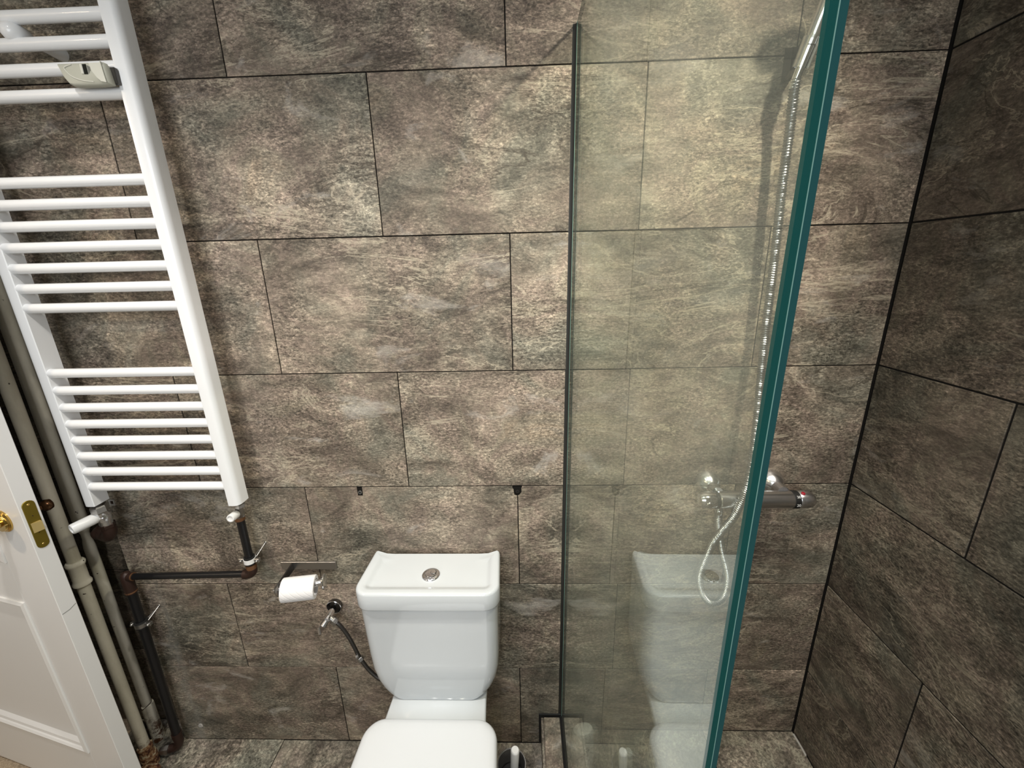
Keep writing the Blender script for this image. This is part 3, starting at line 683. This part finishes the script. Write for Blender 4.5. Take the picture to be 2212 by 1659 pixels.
# ================================================================== SHOWER SCREEN
GX0, GX1, GF = -.7612, -.7540, -.8205
ZT = 2.057; ZB = .127
sc_ = thing('shower_screen', 'tall frameless clear green-tinted glass screen standing on the tiled kerb', 'shower screen', (-.761, -.4, ZB))
bm = NB(); box(bm, GX0, GX1, GF+.003, -.002, ZB+.003, ZT-.002); obj('glass_pane', bm, M['glass'], sc_, False)
W = (GX1-GX0)
for a, b, nm, mtn in ((0, .47, 'edge_layer', 'teal'), (.47, .53, 'film_line', 'film'), (.53, 1, 'edge_layer', 'teal2')):
    bm = NB(); box(bm, GX0+W*a, GX0+W*b, GF - (.0002 if nm == 'film_line' else 0), GF+.003, ZB+.003, ZT); obj(nm, bm, M[mtn], sc_, False)
bm = NB(); box(bm, GX0, GX1, GF+.003, -.002, ZT-.002, ZT); obj('top_edge', bm, M['teal'], sc_, False)
bm = NB(); box(bm, GX0-.0006, GX0, -.0060, -.0025, ZB, ZT); box(bm, GX1, GX1+.0006, -.0060, -.0025, ZB, ZT); obj('edge_bead', bm, M['film'], sc_, False)
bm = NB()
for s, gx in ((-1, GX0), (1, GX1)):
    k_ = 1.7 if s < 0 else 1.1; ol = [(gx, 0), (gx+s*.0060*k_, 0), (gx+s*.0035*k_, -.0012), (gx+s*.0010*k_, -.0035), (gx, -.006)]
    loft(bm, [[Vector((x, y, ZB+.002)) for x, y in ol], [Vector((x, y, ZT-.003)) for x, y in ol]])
obj('wall_seal_shade', bm, M['shade_silicone'], sc_, False)  # seal bead widened on the left to stand in for the seam's shadow
bm = NB()
for s, gx in ((-1, GX0), (1, GX1)):
    ol = [(gx, ZB), (gx+s*.0045, ZB), (gx+s*.001, ZB+.003), (gx, ZB+.006)]
    loft(bm, [[Vector((x, -.003, z)) for x, z in ol], [Vector((x, GF, z)) for x, z in ol]])
box(bm, GX0, GX1, GF, -.003, ZB+.0002, ZB+.003)
obj('foot_seal', bm, M['rubber'], sc_, False)
for o in sc_.children:      # the sheet leans a few millimetres, as in the photograph
    for v in o.data.vertices: v.co.x -= .0058*(2.056 - ZB - v.co.z)
kb = thing('shower_kerb', 'low stone-tiled kerb under the glass screen with black joints', 'kerb', (-.765, -.5, 0))
bm = NB(); box(bm, -.832, -.7665, -1.6, -.0035, 0, .118); obj('kerb_core', bm, M['rubber'], kb, False)
for y0, y1 in ((-.62, -.006), (-1.22, -.622), (-1.6, -1.222)):
    for x0, x1 in ((-.832, -.7790), ):
        bm = NB(); box(bm, x0, x1, y0, y1, .118, .127, .0015); obj('kerb_tile', bm, M['stone'], kb, False)
    bm = NB(); box(bm, -.841, -.8325, y0, y1, .0, .1245, .0010); obj('kerb_tile', bm, M['stone_floor'], kb, False)
bm = NB(); box(bm, -.848, -.764, -.0034, 0, 0, .136, .001); obj('wall_joint', bm, M['rubber'], kb, False)

# ================================================================== SHOWER MIXER
mx = thing('shower_mixer', 'chrome thermostatic bar mixer on the wall behind the glass edge', 'mixer tap', (-.29, -.07, .991))
MY, MZ = -.072, .990
for X in (-.3842, -.2165):
    obj('wall_flange', lathe(NB(), [(.0335, 0), (.0335, .003), (.0310, .012), (.0240, .026), (.0150, .034), (.0145, .060)], (X, 0, 1.004), (0, -1, 0), 36), M['satin'], mx)
    obj('inlet_nut', lathe(NB(), [(.0165, 0), (.0165, .014)], (X, -.036, 1.000), (0, -1, -.2), 24), M['chrome'], mx)
obj('mixer_bar', tube(NB(), [(-.388, MY, MZ), (-.384, MY, MZ), (-.205, MY, MZ), (-.202, MY, MZ)], [.019, .0225, .0225, .0215], 36), M['satin'], mx)
hd = obj('flow_handle', tube(NB(), [(-.4355, MY, MZ), (-.4330, MY, MZ), (-.4250, MY, MZ), (-.3960, MY, MZ), (-.3945, MY, MZ)], [.008, .016, .0205, .0215, .0205], 32), M['chrome'], mx)
hd['_b'] = list(mx.location)
bm = NB(); lathe(bm, [(.0095, 0), (.0075, .003), (.003, .0035)], (-.415, MY-.019, MZ-.004), (0, -1, -.1), 20); bm2 = obj('handle_button', bm, M['chrome'], hd)
obj('black_ring', tube(NB(), [(-.3945, MY, MZ), (-.3880, MY, MZ)], .0222, 32), M['rubber'], mx)
obj('scale_ring', tube(NB(), [(-.202, MY, MZ), (-.1885, MY, MZ)], .0228, 36), M['rubber'], mx)
th = obj('heat_handle', tube(NB(), [(-.1885, MY, MZ), (-.187, MY, MZ), (-.165, MY, MZ), (-.155, MY, MZ), (-.149, MY, MZ), (-.1460, MY, MZ), (-.1450, MY, MZ)], [.0215, .0226, .0224, .0205, .0165, .0105, .003], 36), M['satin'], mx)
th['_b'] = list(mx.location)
bm = NB(); lathe(bm, [(.0048, 0), (.0045, .0025), (.002, .0035)], (-.180, MY-.008, MZ+.0205), (0, -.37, 1), 16); obj('safety_button', bm, M['red'], th)
def text(name, s, size, loc, rot, mtn, par):
    cu = bpy.data.curves.new(name, 'FONT'); cu.body = s; cu.size = size; cu.align_x = 'CENTER'; cu.align_y = 'CENTER'; cu.extrude = .0002
    o = bpy.data.objects.new(name, cu); COL.objects.link(o)
    dg = bpy.context.evaluated_depsgraph_get(); me = bpy.data.meshes.new_from_object(o.evaluated_get(dg)); bpy.data.objects.remove(o)
    me.materials.append(M[mtn]); o = bpy.data.objects.new(name, me); COL.objects.link(o); o.parent = par
    o.rotation_euler = rot; o.location = Vector(loc) - Vector(par.get('_b')); return o
text('scale_number', '20', .010, (-.1952, MY-.0230, MZ-.004), (PI/2, 0, 0), 'whiteprint', mx)
text('scale_number', '38', .009, (-.1952, MY-.0168, MZ+.0160), (PI/2-.82, 0, 0), 'whiteprint', mx)
obj('outlet', lathe(NB(), [(.0085, 0), (.0085, .012), (.0098, .012), (.0098, .022), (.007, .026)], (-.3790, MY, MZ-.018), (0, 0, -1), 20), M['chrome'], mx)

# hose
hs = thing('shower_hose', 'ribbed chrome shower hose looping below the mixer up to handset', 'hose', (-.34, -.05, .96))
hp_ = [(-.3790, -.071, .955), (-.3755, -.068, .925), (-.3660, -.062, .885), (-.3480, -.055, .820), (-.3260, -.048, .760), (-.3150, -.045, .715), (-.3175, -.045, .668), (-.3300, -.045, .643), (-.3461, -.045, .6371), (-.3640, -.045, .645), (-.3810, -.045, .671), (-.3930, -.046, .709), (-.3935, -.047, .745), (-.3850, -.052, .800), (-.3780, -.060, .848), (-.3680, -.078, .900), (-.3530, -.098, .960), (-.3390, -.104, 1.035), (-.3290, -.096, 1.110), (-.3220, -.078, 1.22), (-.3181, -.060, 1.33), (-.3180, -.052, 1.43), (-.3196, -.050, 1.5417), (-.3230, -.050, 1.64), (-.3271, -.050, 1.7319), (-.3315, -.055, 1.8346), (-.3365, -.060, 1.895), (-.3382, -.065, 1.920)]
path = smooth_path(hp_, 60)
rr = []; acc = 0
for i, q in enumerate(path):
    if i: acc += (path[i]-path[i-1]).length
    rr.append(.0090 + .0012*math.sin(2*PI*acc/.0052))
bm = NB(); tube(bm, path, rr, 10); obj('ribbed_tube', bm, M['hosesteel'], hs)
# handset in its wall holder
HA = Vector((-.3385, -.066, 1.925)); HB = HA + Vector((.0148, -.034, .1025))*1.317; hax = (HB-HA).normalized()
obj('hose_cone', lathe(NB(), [(.0070, -.022), (.0085, 0), (.0095, .030), (.0100, .045)], HA, hax, 20), M['chrome'], hs)
hh = thing('shower_holder', 'chrome wall holder with open clamp behind the glass screen', 'shower holder', (-.338, 0, 1.95))
bm = NB(); loft(bm, [[Vector((-.3330, 0, 1.932)), Vector((-.3120, 0, 1.945)), Vector((-.3120, 0, 1.998)), Vector((-.3330, 0, 1.998))],
                     [Vector((-.3440, -.047, 1.940)), Vector((-.3280, -.047, 1.945)), Vector((-.3280, -.047, 1.980)), Vector((-.3440, -.047, 1.980))]]); obj('wall_bracket', bm, M['darksteel'], hh, False)
bm = NB()
n = 24; A_ = []
side = hax.cross(Vector((0, 1, 0))).normalized(); front = side.cross(hax).normalized()
for hgt, k0 in ((.012, 1.0), (.058, 1.05)):
    ring = []
    for k in range(n+1):
        a = math.radians(35) + math.radians(290)*k/n
        ring.append((a, k0))
    A_.append((hgt, ring))
out_ = [[HA + hax*hgt + (side*math.sin(a) - front*math.cos(a)*(-1)*(-1))*(.0155*k0) for a, k0 in ring] for hgt, ring in A_]
inn_ = [[HA + hax*hgt + (side*math.sin(a) - front*math.cos(a)*(-1)*(-1))*(.0112*k0) for a, k0 in ring] for hgt, ring in A_]
rings = [out_[0] + inn_[0][::-1], out_[1] + inn_[1][::-1]]
loft(bm, rings); obj('clamp', bm, M['satin'], hh, True, 35)
hn = thing('shower_handset', 'chrome hand shower handle rising from the wall holder past glass edge', 'shower head', tuple(HA + hax*.05))
hpath = [HA + hax*.047, HA + hax*.060, HA + hax*.10, HA + hax*.15 + Vector((.001, -.004, 0)), HA + hax*.20 + Vector((.003, -.014, 0)), HA + hax*.235 + Vector((.004, -.030, -.004))]
obj('handle', tube(NB(), smooth_path(hpath, 6), [.0105]*6+[.0115]*6+[.0125]*6+[.0130]*6+[.0125]*7, 24), M['satin'], hn)
hc = hpath[-1] + Vector((0, -.028, .004))
obj('spray_head', lathe(NB(), [(.014, -.020), (.036, -.008), (.045, .004), (.045, .012), (.040, .016)], hc, (0, -.82, -.57), 36), M['chrome'], hn)
obj('spray_plate', lathe(NB(), [(.039, .0155), (.036, .018)], hc, (0, -.82, -.57), 36), M['rubber'], hn)

# ================================================================== BRUSH AND BOTTLE
tb = thing('toilet_brush', 'white-handled toilet brush in chrome-rimmed pot between toilet and kerb', 'toilet brush', (-.932, -.206, 0))
cx, cy = -.932, -.206
obj('pot', lathe(NB(), [(.034, 0), (.036, .004), (.039, .233), (.0375, .235), (.0365, .231), (.033, .01), (.01, .008)], (cx, cy, 0), (0, 0, 1), 40), M['steel'], tb)
obj('pot_rim', lathe(NB(), [(.0376, .2325), (.0385, .2365), (.0402, .2365), (.0408, .232), (.0392, .228)], (cx, cy, 0), (0, 0, 1), 40, False), M['chrome'], tb)
obj('lid_disc', lathe(NB(), [(.033, .180), (.034, .184), (.010, .188)], (cx, cy, 0), (0, 0, 1), 36), M['rubber'], tb)
obj('handle', tube(NB(), [(cx, cy, .02), (cx+.006, cy+.002, .18), (cx+.0105, cy+.006, .276), (cx+.0107, cy+.0062, .2800), (cx+.0108, cy+.0063, .2825)], [.0095, .0105, .0122, .0117, .0095], 24), M['wplastic'], tb)
bt = thing('shampoo_bottle', 'pale plastic bottle with wide oval cap on the shower floor behind glass', 'bottle', (-.7235, -.118, .068))
bx, by = -.7200, -.118
def oval(z, a, b, yaw=.25, dx=0, dy=0, n=32):
    return [Vector((bx+dx + a*math.cos(t)*math.cos(yaw) - b*math.sin(t)*math.sin(yaw), by+dy + a*math.cos(t)*math.sin(yaw) + b*math.sin(t)*math.cos(yaw), z)) for t in [2*PI*k/n for k in range(n)]]
bm = NB(); loft(bm, [oval(z, a, b) for z, a, b in ((.0682, .027, .015), (.071, .032, .019), (.10, .036, .022), (.15, .0375, .023), (.185, .0365, .0225), (.205, .034, .0215), (.2125, .0325, .0205))]); obj('body', bm, M['bottle'], bt)
bm = NB(); loft(bm, [oval(z, a, b) for z, a, b in ((.213, .0335, .0215), (.228, .0340, .0218), (.231, .0330, .0210), (.2335, .0325, .0205), (.242, .0285, .0180), (.2465, .0180, .0110))]); obj('cap', bm, M['bottlecap'], bt)
bm = NB()
for (a, b) in (((-.020, .150), (.016, .186)), ((.004, .186), (.012, .197))):
    tube(bm, [Vector((bx+a[0], by-.0222, a[1])), Vector((bx+(a[0]+b[0])/2, by-.0232, (a[1]+b[1])/2)), Vector((bx+b[0], by-.0205, b[1]))], .0024, 6)
obj('label_print', bm, M['print'], bt)

# ================================================================== CEILING LAMP FITTINGS
for i, (x, y) in enumerate(((-.92, -.60), (-1.66, -.72), (-.25, -.62))):
    dl = thing('downlight', ['middle', 'left', 'right'][i] + ' recessed chrome ceiling downlight over the bathroom', 'ceiling light', (x, y, 2.5), 'ceiling downlights')
    bm = NB(); lathe(bm, [(.036, .0), (.045, .0), (.045, -.004), (.036, -.006)], (x, y, 2.5), (0, 0, 1), 28, False); obj('trim_ring', bm, M['chrome'], dl)
for o in bpy.data.objects:
    if '_b' in o: del o['_b']
